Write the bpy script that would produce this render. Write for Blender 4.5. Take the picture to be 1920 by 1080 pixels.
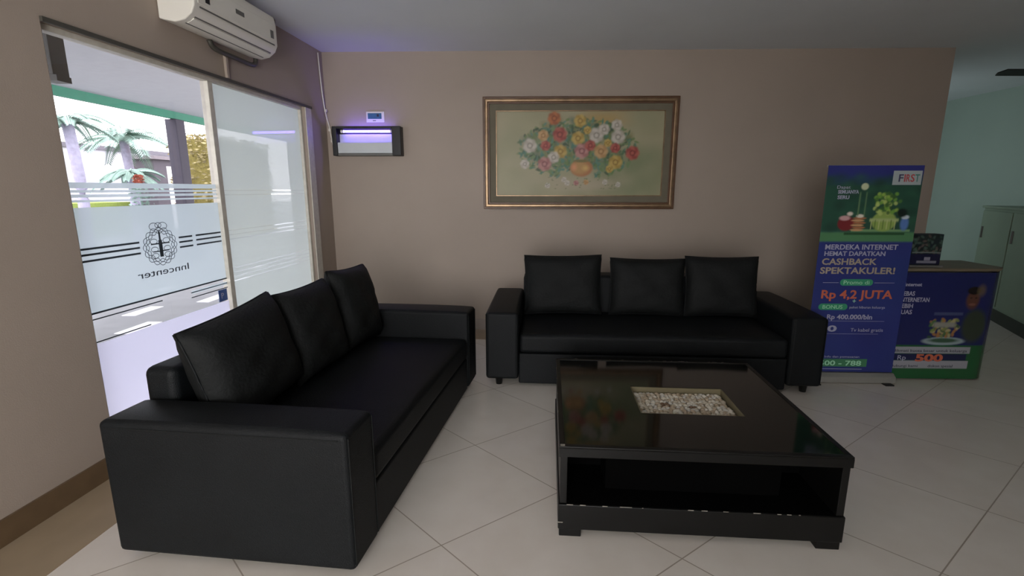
import bpy, bmesh, math, random
import numpy as np
from math import radians as R, sin, cos, pi
from mathutils import Vector, Matrix
random.seed(7); rng = np.random.RandomState(5)
for o in list(bpy.data.objects): bpy.data.objects.remove(o)
sc = bpy.context.scene; COL = sc.collection

# ---------------------------------------------------------------- camera
cam = bpy.data.objects.new('camera', bpy.data.cameras.new('camera')); COL.objects.link(cam)
cam.location = (0, 0, 1.4); cam.rotation_euler = (R(90 - 11.4), 0, R(1.47))
cam.data.sensor_width = 36; cam.data.lens = 917 / 1920 * 36; cam.data.clip_end = 300
sc.camera = cam
# ---------------------------------------------------------------- light
sc.view_settings.view_transform = 'Standard'; sc.view_settings.look = 'None'
sc.view_settings.gamma = 1; sc.view_settings.use_curve_mapping = False
sc.view_settings.exposure = 0.0
world = bpy.data.worlds.new('overcast_sky'); sc.world = world; world.use_nodes = True
bg = world.node_tree.nodes['Background']
bg.inputs[0].default_value = (0.95, 0.965, 1.0, 1); bg.inputs[1].default_value = 6.8
try:
    world.cycles.sampling_method = 'AUTOMATIC'
except Exception: pass

def area(name, loc, rot, sx, sy, power=0, color=(1, 1, 1), portal=False, spread=180):
    l = bpy.data.lights.new(name, 'AREA'); l.shape = 'RECTANGLE'; l.size = sx; l.size_y = sy
    l.energy = power; l.color = color; l.spread = R(spread)
    if portal: l.cycles.is_portal = True
    o = bpy.data.objects.new(name, l); COL.objects.link(o); o.location = loc; o.rotation_euler = rot
    return o
# daylight entering by the window front behind the photographer, and by a window of the passage behind
area('daylight_front', (-0.7, -2.5, 1.3), (R(90), 0, R(20)), 2.3, 2.1, 50, (1.0, 0.95, 0.90), spread=130)
area('daylight_passage', (3.6, 6.9, 1.5), (R(90), 0, R(-80)), .9, 1.5, 10.5, (0.84, 0.96, 1.0))

# ---------------------------------------------------------------- helpers
def lin(c):
    return tuple((v / 255 / 12.92 if v / 255 <= 0.04045 else ((v / 255 + 0.055) / 1.055) ** 2.4) for v in c)
def mat(name, rgb, rough=0.6, spec=0.5, noise=0.0, nscale=8.0, bump=0.0, bscale=60, metal=0.0, coat=0.0, emit=None, estr=0):
    m = bpy.data.materials.new(name); m.use_nodes = True; nt = m.node_tree; N = nt.nodes; L = nt.links
    b = N['Principled BSDF']; c = lin(rgb)
    b.inputs['Base Color'].default_value = (*c, 1); b.inputs['Roughness'].default_value = rough
    b.inputs['Specular IOR Level'].default_value = spec; b.inputs['Metallic'].default_value = metal
    b.inputs['Coat Weight'].default_value = coat
    tc = N.new('ShaderNodeTexCoord')
    if noise:
        n = N.new('ShaderNodeTexNoise'); n.inputs['Scale'].default_value = nscale; n.inputs['Detail'].default_value = 4
        L.new(tc.outputs['Object'], n.inputs['Vector'])
        r = N.new('ShaderNodeMapRange'); r.inputs[1].default_value = 0.3; r.inputs[2].default_value = 0.7
        r.inputs[3].default_value = 1 - noise; r.inputs[4].default_value = 1 + noise
        L.new(n.outputs['Fac'], r.inputs[0])
        h = N.new('ShaderNodeHueSaturation'); h.inputs['Color'].default_value = (*c, 1)
        L.new(r.outputs[0], h.inputs['Value']); L.new(h.outputs[0], b.inputs['Base Color'])
    if bump:
        n2 = N.new('ShaderNodeTexNoise'); n2.inputs['Scale'].default_value = bscale; n2.inputs['Detail'].default_value = 3
        L.new(tc.outputs['Object'], n2.inputs['Vector'])
        bp = N.new('ShaderNodeBump'); bp.inputs['Strength'].default_value = bump; bp.inputs['Distance'].default_value = 0.01
        L.new(n2.outputs['Fac'], bp.inputs['Height']); L.new(bp.outputs[0], b.inputs['Normal'])
    if emit:
        b.inputs['Emission Color'].default_value = (*lin(emit), 1); b.inputs['Emission Strength'].default_value = estr
    return m
def vcol_mat(name, rough=0.5, spec=0.4):
    m = mat(name, (255, 255, 255), rough, spec); N = m.node_tree.nodes
    a = N.new('ShaderNodeVertexColor'); a.layer_name = 'paint'
    m.node_tree.links.new(a.outputs['Color'], N['Principled BSDF'].inputs['Base Color']); return m

def link(name, me, m, parent=None, smooth=False):
    o = bpy.data.objects.new(name, me); COL.objects.link(o)
    if m: me.materials.append(m)
    if parent is not None: o.parent = parent
    if smooth:
        for p in me.polygons: p.use_smooth = True
    return o
def finish(name, bm, m, parent=None, smooth=False, bevel=0, seg=2):
    bmesh.ops.recalc_face_normals(bm, faces=bm.faces)
    me = bpy.data.meshes.new(name); bm.to_mesh(me); bm.free()
    o = link(name, me, m, parent, smooth)
    if bevel:
        md = o.modifiers.new('bevel', 'BEVEL'); md.width = bevel; md.segments = seg; md.limit_method = 'ANGLE'; md.angle_limit = R(40)
        md.harden_normals = False
        for p in me.polygons: p.use_smooth = True
        w = o.modifiers.new('wn', 'WEIGHTED_NORMAL'); w.keep_sharp = False
    return o
def bx(bm, x0, x1, y0, y1, z0, z1, M=None):
    vs = [bm.verts.new(Vector((x, y, z))) for z in (z0, z1) for y in (y0, y1) for x in (x0, x1)]
    for f in ((0, 1, 3, 2), (4, 6, 7, 5), (0, 4, 5, 1), (2, 3, 7, 6), (0, 2, 6, 4), (1, 5, 7, 3)):
        bm.faces.new([vs[i] for i in f])
    if M is not None: bmesh.ops.transform(bm, matrix=M, verts=vs)
    return vs
def box(name, m, parent, x0, x1, y0, y1, z0, z1, bevel=0, seg=2, M=None):
    bm = bmesh.new(); bx(bm, x0, x1, y0, y1, z0, z1, M); return finish(name, bm, m, parent, bevel=bevel, seg=seg)
def cyl(bm, p0, p1, r0, r1=None, n=16):
    r1 = r0 if r1 is None else r1
    p0 = Vector(p0); p1 = Vector(p1); d = (p1 - p0); q = d.to_track_quat('Z', 'Y')
    A = [bm.verts.new(p0 + q @ Vector((cos(2 * pi * i / n) * r0, sin(2 * pi * i / n) * r0, 0))) for i in range(n)]
    B = [bm.verts.new(p1 + q @ Vector((cos(2 * pi * i / n) * r1, sin(2 * pi * i / n) * r1, 0))) for i in range(n)]
    for i in range(n): bm.faces.new((A[i], A[(i + 1) % n], B[(i + 1) % n], B[i]))
    bm.faces.new(A[::-1]); bm.faces.new(B)
def tube(bm, pts, r, n=8, closed=False):
    pts = [Vector(p) for p in pts]; rings = []
    for i, p in enumerate(pts):
        a = pts[i - 1] if (i > 0 or closed) else p; b = pts[(i + 1) % len(pts)] if (i < len(pts) - 1 or closed) else p
        q = (b - a).to_track_quat('Z', 'Y')
        rings.append([bm.verts.new(p + q @ Vector((cos(2 * pi * k / n) * r, sin(2 * pi * k / n) * r, 0))) for k in range(n)])
    m = len(rings)
    for i in range(m if closed else m - 1):
        A, B = rings[i], rings[(i + 1) % m]
        off = 0
        if closed and i == m - 1:
            off = min(range(n), key=lambda o: sum((A[k].co - B[(k + o) % n].co).length for k in range(n)))
        for k in range(n): bm.faces.new((A[k], A[(k + 1) % n], B[(k + 1 + off) % n], B[(k + off) % n]))
    if not closed: bm.faces.new(rings[0][::-1]); bm.faces.new(rings[-1])
def smooth_path(pts, n=6):
    pts = [Vector(p) for p in pts]; out = []
    P = [pts[0]] + pts + [pts[-1]]
    for i in range(1, len(P) - 2):
        for k in range(n):
            t = k / n; a, b, c, d = P[i - 1], P[i], P[i + 1], P[i + 2]
            out.append(0.5 * ((2 * b) + (c - a) * t + (2 * a - 5 * b + 4 * c - d) * t * t + (-a + 3 * b - 3 * c + d) * t ** 3))
    out.append(pts[-1]); return out
def prism(bm, prof, axis_lo, axis_hi, mapf):
    """profile polygon swept between two values; mapf(u,v,w)->xyz"""
    A = [bm.verts.new(mapf(u, v, axis_lo)) for u, v in prof]; B = [bm.verts.new(mapf(u, v, axis_hi)) for u, v in prof]
    n = len(prof)
    for i in range(n): bm.faces.new((A[i], A[(i + 1) % n], B[(i + 1) % n], B[i]))
    bm.faces.new(A[::-1]); bm.faces.new(B)
def thing(name, label, cat, loc=(0, 0, 0), rotz=0, group=None):
    o = bpy.data.objects.new(name, None); COL.objects.link(o); o.empty_display_size = 0.1
    o.location = loc; o.rotation_euler = (0, 0, rotz); o['label'] = label; o['category'] = cat
    if group: o['group'] = group
    return o
def tag(o, label, cat, group=None):
    o['label'] = label; o['category'] = cat
    if group: o['group'] = group
    return o
def struct(o): o['kind'] = 'structure'; return o
def text(name, s, size, m, parent, x, y, z, align='LEFT', mirror=False, width=None, extrude=0.0005, bold=0.0):
    cu = bpy.data.curves.new(name, 'FONT'); cu.body = s; cu.size = size; cu.extrude = extrude; cu.align_x = align
    cu.offset = bold; cu.resolution_u = 3
    t = bpy.data.objects.new('tmp', cu); COL.objects.link(t); bpy.context.view_layer.update()
    dg = bpy.context.evaluated_depsgraph_get(); me = bpy.data.meshes.new_from_object(t.evaluated_get(dg))
    bpy.data.objects.remove(t)
    xs = [v.co.x for v in me.vertices]; w = max(xs) - min(xs); x0 = min(xs)
    k = (width / w) if width else 1
    for v in me.vertices:
        cx, cy, cz = v.co
        cx = (cx - x0) * k if align == 'LEFT' else cx * k
        if mirror: cx = -cx
        v.co = (cx + x, y - cz, cy + z)
    if mirror: me.flip_normals()
    return link(name, me, m, parent)

# paintings: a grid of vertices whose colour attribute is brushed in with ellipses
class Canvas:
    def __init__(s, w, h, nx, base):
        s.w, s.h = w, h; s.nx = nx; s.ny = int(nx * h / w); s.a = np.zeros((s.ny + 1, s.nx + 1, 3)); s.a[:] = lin(base)
        s.X, s.Y = np.meshgrid(np.linspace(0, 1, s.nx + 1), np.linspace(0, 1, s.ny + 1)); s.r = w / h
    def blend(s, mask, c): s.a = s.a * (1 - mask[..., None]) + np.array(lin(c)) * mask[..., None]
    def ell(s, x, y, rx, ry, c, soft=0.25, ang=0, op=1.0):
        dx = (s.X - x) * s.r; dy = (s.Y - y); ca, sa = cos(ang), sin(ang)
        d = np.sqrt(((dx * ca + dy * sa) / (rx * s.r)) ** 2 + ((-dx * sa + dy * ca) / ry) ** 2)
        s.blend(np.clip((1 - d) / soft, 0, 1) * op, c)
    def rect(s, x0, x1, y0, y1, c, soft=0.004, op=1.0):
        m = np.clip((s.X - x0) / soft, 0, 1) * np.clip((x1 - s.X) / soft, 0, 1) * np.clip((s.Y - y0) / soft, 0, 1) * np.clip((y1 - s.Y) / soft, 0, 1)
        s.blend(m * op, c)
    def build(s, name, m, parent, x, y, z, bend=None):
        me = bpy.data.meshes.new(name); nx, ny = s.nx, s.ny
        vs = [(x + s.w * i / nx, y, z + s.h * j / ny) for j in range(ny + 1) for i in range(nx + 1)]
        fs = [(j * (nx + 1) + i, j * (nx + 1) + i + 1, (j + 1) * (nx + 1) + i + 1, (j + 1) * (nx + 1) + i) for j in range(ny) for i in range(nx)]
        me.from_pydata(vs, [], fs)
        at = me.color_attributes.new('paint', 'FLOAT_COLOR', 'POINT')
        buf = np.ones(((nx + 1) * (ny + 1), 4), np.float32); buf[:, :3] = np.clip(s.a, 0, 1).reshape(-1, 3)
        at.data.foreach_set('color', buf.ravel())
        return link(name, me, m, parent)

# ---------------------------------------------------------------- materials
M_wall = mat('taupe_wall_paint', (168, 154, 142), 0.62, 0.3, 0.03, 2.0, 0.08, 180)
M_green = mat('pale_green_paint', (160, 176, 166), 0.55, 0.3, 0.03, 2.0)
M_ceil = mat('white_ceiling_paint', (222, 226, 230), 0.7, 0.2, 0.02, 2.0)
M_base = mat('brown_baseboard_tile', (104, 84, 62), 0.35, 0.4, 0.1, 12)
M_alu = mat('pale_aluminium', (205, 200, 188), 0.4, 0.5, 0.08, 30)
M_aludk = mat('dark_aluminium', (70, 68, 62), 0.45, 0.5, 0.1, 30)
M_leather = mat('black_leatherette', (15, 18, 20), 0.55, 0.22, 0.15, 5, 0.25, 260)
M_fabric = mat('black_cushion_cloth', (21, 23, 23), 0.7, 0.22, 0.15, 6, 0.35, 60)
M_black = mat('black_lacquer', (12, 12, 11), 0.4, 0.3, 0.2, 9)
M_blackin = mat('recess_shade_black', (3, 3, 3), 0.9, 0.05, 0.2, 9)  # table recess shade put into the colour, blacker than the lacquer
M_glassblk = mat('black_glass', (14, 15, 14), 0.07, 0.5, 0.1, 3)
M_white = mat('white_plastic', (228, 224, 214), 0.42, 0.4, 0.03, 5)
M_greyp = mat('grey_plastic', (105, 104, 100), 0.5, 0.4, 0.05, 5)
M_dark = mat('dark_plastic', (15, 15, 16), 0.45, 0.4, 0.05, 5)
M_lettw = mat('white_print', (172, 172, 194), 0.5, 0.3, 0.02)
M_letty = mat('cream_print', (170, 158, 140), 0.5, 0.3, 0.02)
M_letto = mat('orange_print', (200, 106, 80), 0.5, 0.3, 0.02)
M_pill = mat('green_print', (62, 150, 112), 0.5, 0.3, 0.03)
M_lettg = mat('pale_green_print', (170, 225, 190), 0.5, 0.3, 0.02)
M_lettd = mat('dark_print', (45, 45, 60), 0.5, 0.3, 0.02)
M_chip = mat('chipped_edge', (150, 145, 135), 0.7, 0.2, 0.2, 60)

def floor_material():
    m = bpy.data.materials.new('cream_polished_tile'); m.use_nodes = True; N = m.node_tree.nodes; L = m.node_tree.links
    b = N['Principled BSDF']; tc = N.new('ShaderNodeTexCoord')
    def math_(op, a, b_=None, c=None):
        n = N.new('ShaderNodeMath'); n.operation = op
        for i, v in enumerate((a, b_, c)):
            if v is None: continue
            if isinstance(v, (int, float)): n.inputs[i].default_value = v
            else: L.new(v, n.inputs[i])
        return n.outputs[0]
    sep = N.new('ShaderNodeSeparateXYZ'); L.new(tc.outputs['Object'], sep.inputs[0])
    X = math_('DIVIDE', sep.outputs[0], 1.2); Y = sep.outputs[1]; P = 0.557
    a1 = math_('ADD', math_('MULTIPLY', X, 0.749), math_('MULTIPLY', Y, 0.663))
    a2 = math_('ADD', math_('MULTIPLY', X, -0.663), math_('MULTIPLY', Y, 0.749))
    u = math_('DIVIDE', math_('SUBTRACT', a1, 0.93), P); v = math_('DIVIDE', math_('SUBTRACT', a2, 1.463), P)
    def groove(t):
        fr = math_('FRACT', math_('ADD', t, 0.5)); d = math_('ABSOLUTE', math_('SUBTRACT', fr, 0.5))
        return math_('LESS_THAN', d, 0.004)
    g = math_('MAXIMUM', groove(u), groove(v))
    # per-tile tone
    cmb = N.new('ShaderNodeCombineXYZ'); L.new(math_('FLOOR', u), cmb.inputs[0]); L.new(math_('FLOOR', v), cmb.inputs[1])
    wn = N.new('ShaderNodeTexWhiteNoise'); L.new(cmb.outputs[0], wn.inputs['Vector'])
    nz = N.new('ShaderNodeTexNoise'); nz.inputs['Scale'].default_value = 5; nz.inputs['Detail'].default_value = 6
    L.new(tc.outputs['Object'], nz.inputs['Vector'])
    r = N.new('ShaderNodeValToRGB'); r.color_ramp.elements[0].color = (*lin((220, 212, 202)), 1); r.color_ramp.elements[1].color = (*lin((226, 219, 210)), 1)
    r.color_ramp.elements[0].position = 0.35; r.color_ramp.elements[1].position = 0.65
    mixv = math_('ADD', math_('MULTIPLY', nz.outputs['Fac'], 0.8), math_('MULTIPLY', wn.outputs['Value'], 0.2)); L.new(mixv, r.inputs[0])
    mx = N.new('ShaderNodeMix'); mx.data_type = 'RGBA'; L.new(g, mx.inputs[0]); L.new(r.outputs[0], mx.inputs[6])
    mx.inputs[7].default_value = (*lin((160, 149, 136)), 1)
    L.new(mx.outputs[2], b.inputs['Base Color'])
    L.new(math_('ADD', math_('MULTIPLY', g, 0.4), 0.2), b.inputs['Roughness']); b.inputs['Specular IOR Level'].default_value = 0.5
    return m
M_floor = floor_material()
M_border = mat('tan_border_tile', (158, 140, 116), 0.3, 0.45, 0.06, 6)

def glass_mat(name, film=0.0, tint=(255, 255, 255), rough=0.02, clear=0.0):
    """film = share of the light scattered by a frosted film; the rest passes straight"""
    m = bpy.data.materials.new(name); m.use_nodes = True; N = m.node_tree.nodes; L = m.node_tree.links
    N.remove(N['Principled BSDF']); out = N['Material Output']
    tr = N.new('ShaderNodeBsdfTransparent'); tr.inputs[0].default_value = (0.97, 0.96, 0.97, 1)
    cur = tr.outputs[0]
    if film:
        tl = N.new('ShaderNodeBsdfTranslucent'); tl.inputs[0].default_value = (*lin(tint), 1)
        df = N.new('ShaderNodeBsdfDiffuse'); df.inputs[0].default_value = (*lin(tint), 1)
        a = N.new('ShaderNodeMixShader'); a.inputs[0].default_value = 0.38; L.new(tl.outputs[0], a.inputs[1]); L.new(df.outputs[0], a.inputs[2])
        b = N.new('ShaderNodeMixShader'); b.inputs[0].default_value = film; L.new(cur, b.inputs[1]); L.new(a.outputs[0], b.inputs[2]); cur = b.outputs[0]
    gl = N.new('ShaderNodeBsdfGlossy'); gl.inputs['Roughness'].default_value = rough
    lw = N.new('ShaderNodeLayerWeight'); lw.inputs[0].default_value = .5
    pw = N.new('ShaderNodeMath'); pw.operation = 'POWER'; L.new(lw.outputs['Facing'], pw.inputs[0]); pw.inputs[1].default_value = 5
    ma = N.new('ShaderNodeMath'); ma.operation = 'MULTIPLY_ADD'; L.new(pw.outputs[0], ma.inputs[0]); ma.inputs[1].default_value = .95; ma.inputs[2].default_value = .045
    c = N.new('ShaderNodeMixShader'); L.new(ma.outputs[0], c.inputs[0]); L.new(cur, c.inputs[1]); L.new(gl.outputs[0], c.inputs[2])
    L.new(c.outputs[0], out.inputs['Surface']); return m
M_clear = glass_mat('clear_window_glass')
M_film = glass_mat('frosted_film', 0.93, (200, 213, 220), 0.2)
M_film2 = glass_mat('frosted_film_pale', 0.95, (196, 205, 203), 0.05)
M_filmlow = glass_mat('frosted_film_low', 0.98, (214, 214, 236), 0.2)
M_vinyl = mat('dark_vinyl_strip', (62, 72, 82), 0.5, 0.3, 0.05)

# ---------------------------------------------------------------- room shell
D = 4.8; CZ = 2.64
CX, CY = -1.88, 4.8
WROT = R(90 - 3.66)                       # local x runs along the window wall, local y points outdoors
def Ms(s, out, z):                        # point of the window wall in world space
    return Vector((CX, CY, 0)) + Vector((sin(R(3.66)), cos(R(3.66)), 0)) * s + Vector((-cos(R(3.66)), sin(R(3.66)), 0)) * out + Vector((0, 0, z))

struct(box('floor', M_floor, None, -2.9, 6.4, -4.2, 8.0, -0.12, 0))
struct(box('ceiling', M_ceil, None, -2.9, 6.4, -4.2, 8.0, CZ, CZ + 0.12))
struct(box('wall_back', M_wall, None, CX - 0.4, 3.84, D, D + 0.14, 0, CZ))
struct(box('wall_far', M_green, None, 1.6, 6.2, 7.6, 7.74, 0, CZ))
struct(box('wall_right', M_green, None, 6.05, 6.2, -4.2, 7.74, 0, CZ))
struct(box('wall_passage', M_green, None, 1.6, 1.74, D + 0.14, 7.6, 0, CZ))
# wall behind the photographer with a wide glazed opening
bm = bmesh.new()
bx(bm, -2.9, -1.95, -2.74, -2.6, 0, CZ); bx(bm, .35, 6.05, -2.74, -2.6, 0, CZ); bx(bm, -1.95, .35, -2.74, -2.6, 2.4, CZ)
struct(finish('wall_rear', bm, M_wall))
wl = struct(bpy.data.objects.new('wall_left', None)); COL.objects.link(wl); wl.location = (CX, CY, 0); wl.rotation_euler = (0, 0, WROT)
WS0, WS1, WZ0, WZ1, TH = -2.615, -0.40, 0.04, 2.10, 0.14
bm = bmesh.new()
bx(bm, -9.1, WS0, 0, TH, 0, CZ); bx(bm, WS1, 0.02, 0, TH, 0, CZ); bx(bm, WS0, WS1, 0, TH, WZ1, CZ); bx(bm, WS0, WS1, 0, TH, 0, WZ0)
finish('wall_surface', bm, M_wall, wl)
bl = struct(bpy.data.objects.new('baseboard_left', None)); COL.objects.link(bl); bl.location = (CX, CY, 0); bl.rotation_euler = (0, 0, WROT)
bm = bmesh.new(); bx(bm, -9.0, WS0 + .0, -0.012, 0.0, 0, 0.11); bx(bm, WS1, -0.02, -0.012, 0.0, 0, 0.11)
finish('baseboard_tile', bm, M_base, bl)
struct(box('baseboard_back', mat('grey_baseboard_tile', (160, 148, 140), .4, .4, .05, 10), None, CX + 0.02, 3.84, D - 0.012, D, 0, 0.11))
struct(box('baseboard_right', M_base, None, 6.035, 6.05, -4.0, 7.6, 0, 0.11))
# tan border strips of floor tile along the two walls
tb = struct(bpy.data.objects.new('trim_1', None)); COL.objects.link(tb); tb.location = (CX, CY, 0); tb.rotation_euler = (0, 0, WROT)
box('border_tile', M_border, tb, -9.0, -0.02, -0.33, -0.012, 0.0, 0.002)
struct(box('trim_2', M_border, None, CX + 0.35, 3.84, D - 0.34, D - 0.012, 0.0, 0.002))

# ---------------------------------------------------------------- window
win = struct(bpy.data.objects.new('window_1', None)); COL.objects.link(win); win.location = (CX, CY, 0); win.rotation_euler = (0, 0, WROT)
GY = 0.045
SM = -1.555
bm = bmesh.new(); f = 0.028
bx(bm, WS0, WS1, GY - .02, GY + .03, WZ1 - f, WZ1); bx(bm, WS0, WS1, GY - .02, GY + .03, WZ0, WZ0 + f)
bx(bm, WS0, WS0 + f, GY - .02, GY + .03, WZ0 + f, WZ1 - f); bx(bm, WS1 - f, WS1, GY - .02, GY + .03, WZ0 + f, WZ1 - f)
finish('window_frame', bm, M_alu, win, bevel=.003)
box('mullion', M_alu, win, SM - .022, SM + .022, GY - .022, GY + .032, WZ0 + f, WZ1 - f, bevel=.003)
box('head_rail', M_aludk, win, WS0 - .0, WS1 + .11, -0.014, 0.0, WZ1 - .004, WZ1 + .016)
box('side_casing', M_alu, win, WS1, WS1 + .10, -0.008, 0.0, WZ0, WZ1, bevel=.002)
box('glass_pane', M_clear, win, WS0 + f, SM - .022, GY + .006, GY + .008, WZ0 + f, WZ1 - f)
box('glass_pane', M_clear, win, SM + .022, WS1 - f, GY + .006, GY + .008, WZ0 + f, WZ1 - f)
def sheet(bm, s0, s1, z0, z1, y=GY + .0045):
    bm.faces.new([bm.verts.new((a, y, b)) for a, b in ((s0, z0), (s1, z0), (s1, z1), (s0, z1))])
bm = bmesh.new(); a, b = WS0 + f, SM - .022
for z0, z1 in ((1.405, 1.432), (1.385, 1.397), (1.362, 1.376), (0.81, 1.315), (1.34, 1.35)): sheet(bm, a, b, z0, z1)
for z0, z1 in ((0.765, 0.785),): sheet(bm, SM - .35, b, z0, z1)
finish('frosted_band', bm, M_film, win)
bm = bmesh.new(); sheet(bm, a, b, WZ0 + f, .655); finish('frosted_kick_panel', bm, M_filmlow, win)
zs = [WZ0 + f] + [v for z in (.77, .80, .83, .86, 1.06, 1.09, 1.12, 1.36, 1.39) for v in (z, z + .007)] + [WZ1 - f]
bm = bmesh.new()
for k in range(0, len(zs), 2): sheet(bm, SM + .022, WS1 - f, zs[k], zs[k + 1])
finish('frosted_sheet', bm, M_film2, win)
# fine paler stripes left in the frosted right-hand pane
bm = bmesh.new()
for k in range(1, len(zs) - 1, 2): sheet(bm, SM + .022, WS1 - f, zs[k], zs[k + 1])
finish('pale_stripes', bm, glass_mat('thin_film', .6, (214, 224, 226), .1), win)
bm = bmesh.new()
for z in (1.12, 1.092, 1.062):
    for s0, s1 in ((a, -2.235), (-1.955, -1.845), (-1.815, SM - .03)): sheet(bm, s0, s1, z - .005, z + .005, GY + .002)
sheet(bm, a, b, .803, .812, GY + .002); sheet(bm, SM - .36, b, .772, .778, GY + .002); sheet(bm, SM - .36, b, .742, .748, GY + .002)
sheet(bm, a, a + .45, .775, .781, GY + .002); sheet(bm, a, a + .35, .662, .668, GY + .002)
finish('dark_stripes', bm, M_vinyl, win)
# round interlaced emblem
bm = bmesh.new(); ec = (-2.095, 1.085)
def ring(fr, n=120, r=.0017):
    pts = []
    for i in range(n):
        t = 2 * pi * i / n; q = fr(t); pts.append((ec[0] + q[0], GY + .002, ec[1] + q[1]))
    tube(bm, pts, r, 4, closed=True)
for k, R0, am in ((8, .098, .010), (8, .080, .010)):
    for ph in (0, pi):
        ring(lambda t: (1.12 * (R0 + am * cos(k * t + ph)) * cos(t), 1.0 * (R0 + am * cos(k * t + ph)) * sin(t)))
for dx in (-.032, 0.032): ring(lambda t: (dx + .030 * cos(t), .112 + .020 * sin(t)), 30)
ring(lambda t: (.022 * cos(t), .118 + .014 * sin(t)), 30)
for sx in (-1, 1):
    for dz in (.03, -.015, -.05): ring(lambda t: (sx * (.045 + .024 * cos(t)), dz + .014 * sin(t)), 30)
bx(bm, ec[0] - .011, ec[0] + .011, GY + .0005, GY + .0035, ec[1] - .06, ec[1] + .035)
bx(bm, ec[0] - .065, ec[0] + .065, GY + .0005, GY + .0035, ec[1] + .012, ec[1] + .019)
bx(bm, ec[0] - .055, ec[0] + .055, GY + .0005, GY + .0035, ec[1] - .03, ec[1] - .024)
bx(bm, ec[0] - .005, ec[0] + .005, GY + .0005, GY + .0035, ec[1] + .035, ec[1] + .085)
finish('emblem', bm, M_vinyl, win)
text('lettering', 'Inncenter', .055, M_vinyl, win, -1.905, GY + .002, .925, mirror=True, width=.37)
bm = bmesh.new(); sheet(bm, SM - .12, SM - .035, .66, .74, GY + .002); finish('blue_sticker', bm, mat('blue_sticker', (70, 100, 165), .5, .3, .1, 20), win)
text('sticker_mark', 'P', .055, M_lettw, win, SM - .095, GY + .0005, .68)

# ---------------------------------------------------------------- outdoors
M_conc = mat('outdoor_concrete', (138, 139, 143), .7, .3, .08, 3, .1, 20)
M_lawn = mat('lawn', (140, 156, 84), .9, .1, .2, 30)
struct(box('ground', M_conc, None, -60, -2.2, -40, 60, -.14, -.02))
struct(box('trim_3', M_lawn, None, -14.3, -12.9, 9, 16, -.02, 1.0))
# canopy
cp = thing('canopy', 'white canopy ceiling edged with a green fascia outside the window', 'canopy')
box('soffit', mat('soffit_white', (172, 172, 176), .7, .2, .03), cp, -6.9, -2.35, -6, 16, 2.9, 3.02)
box('fascia', mat('green_fascia', (52, 122, 98), .5, .3, .05), cp, -6.98, -6.9, -6, 16, 2.76, 3.1)
col = thing('pillar', 'grey pillar carrying the green canopy edge, seen through the window', 'pillar', (-6.96, 10.0, 0))
box('shaft', mat('grey_pillar_paint', (70, 66, 76), .7, .2, .06), col, -.11, .11, -.13, .13, -.02, 2.755, bevel=.01)
box('plinth', mat('grey_plinth', (110, 104, 112), .7, .2, .06), col, -.21, .21, -.21, .21, -.02, .15, bevel=.01)
hb = thing('hanging_bracket', 'dark grey metal upright hanging at the top left window corner', 'bracket', (-2.45, 2.66, 0), R(3))
box('plate', M_aludk, hb, -.03, .03, -.05, .05, 1.98, 2.898, bevel=.003); box('foot', M_aludk, hb, -.04, .04, -.045, .045, 1.95, 1.98)
# leafy planting
def leaf_cloud(bm, c, rad, n, size, seed):
    rr = random.Random(seed)
    for _ in range(n):
        while True:
            p = Vector((rr.uniform(-1, 1), rr.uniform(-1, 1), rr.uniform(-1, 1)))
            if max(abs(v) for v in p) > .72: break
        p = Vector((c[0] + p.x * rad[0], c[1] + p.y * rad[1], c[2] + p.z * rad[2]))
        q = Vector((rr.uniform(-1, 1), rr.uniform(-1, 1), rr.uniform(-1, 1))).to_track_quat('Z', 'Y'); s = size * rr.uniform(.6, 1.3)
        bm.faces.new([bm.verts.new(p + q @ Vector(v) * s) for v in ((-.5, 0, 0), (0, -.28, .08), (.5, 0, 0), (0, .28, .08))])
hd = thing('hedge', 'tall yellow green clipped hedge beside the grey pillar outside', 'hedge', (-8.9, 14.75, 0))
bm = bmesh.new(); bx(bm, -.42, .42, -1.5, 1.7, 0, 2.7); finish('inner_growth', bm, mat('hedge_core', (110, 100, 56), .9, .1, .3, 25), hd)
bm = bmesh.new(); leaf_cloud(bm, (0, .1, 1.45), (.55, 1.75, 1.42), 5200, .12, 3)
finish('foliage', bm, mat('yellow_leaves', (140, 128, 92), .7, .2, .35, 9), hd)
M_palm = mat('palm_green', (116, 140, 130), .6, .3, .2, 6); M_trunk = mat('palm_trunk', (150, 145, 165), .8, .2, .15, 12)
def palm(loc, h, L, n, label, seed, trunk_r=.11):
    rr = random.Random(seed); t = thing('palm_tree', label, 'palm tree', loc, 0, None)
    bm = bmesh.new(); pts = smooth_path([(0, 0, 0), (.05, .03, h * .5), (0, 0, h)]); tube(bm, pts, trunk_r, 10); finish('trunk', bm, M_trunk, t, True)
    bm = bmesh.new()
    for i in range(n):
        az = 2 * pi * i / n + rr.uniform(-.2, .2); up = rr.uniform(.25, 1.1); Lf = L * rr.uniform(.8, 1.1)
        pts = []
        for k in range(15):
            u = k / 14; rad = Lf * u * cos(up * (1 - .6 * u)); z = h + Lf * (sin(up) * u - .85 * u * u)
            pts.append(Vector((cos(az) * rad, sin(az) * rad, z)))
        tube(bm, pts, .012, 4)
        side = Vector((-sin(az), cos(az), 0))
        for k in range(1, 15):
            for sg in (-1, 1):
                for sub in (0, .5):
                    p = pts[k - 1].lerp(pts[k], sub); l = Lf * .30 * (1 - abs(k / 14 - .45))
                    d = (side * sg + (pts[k] - pts[k - 1]).normalized() * .6 + Vector((0, 0, -.45))).normalized() * l
                    w = (pts[k] - pts[k - 1]).normalized() * .028
                    bm.faces.new([bm.verts.new(q) for q in (p - w, p + d * .5 - w, p + d, p + d * .5 + w)])
    finish('fronds', bm, M_palm, t)
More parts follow.
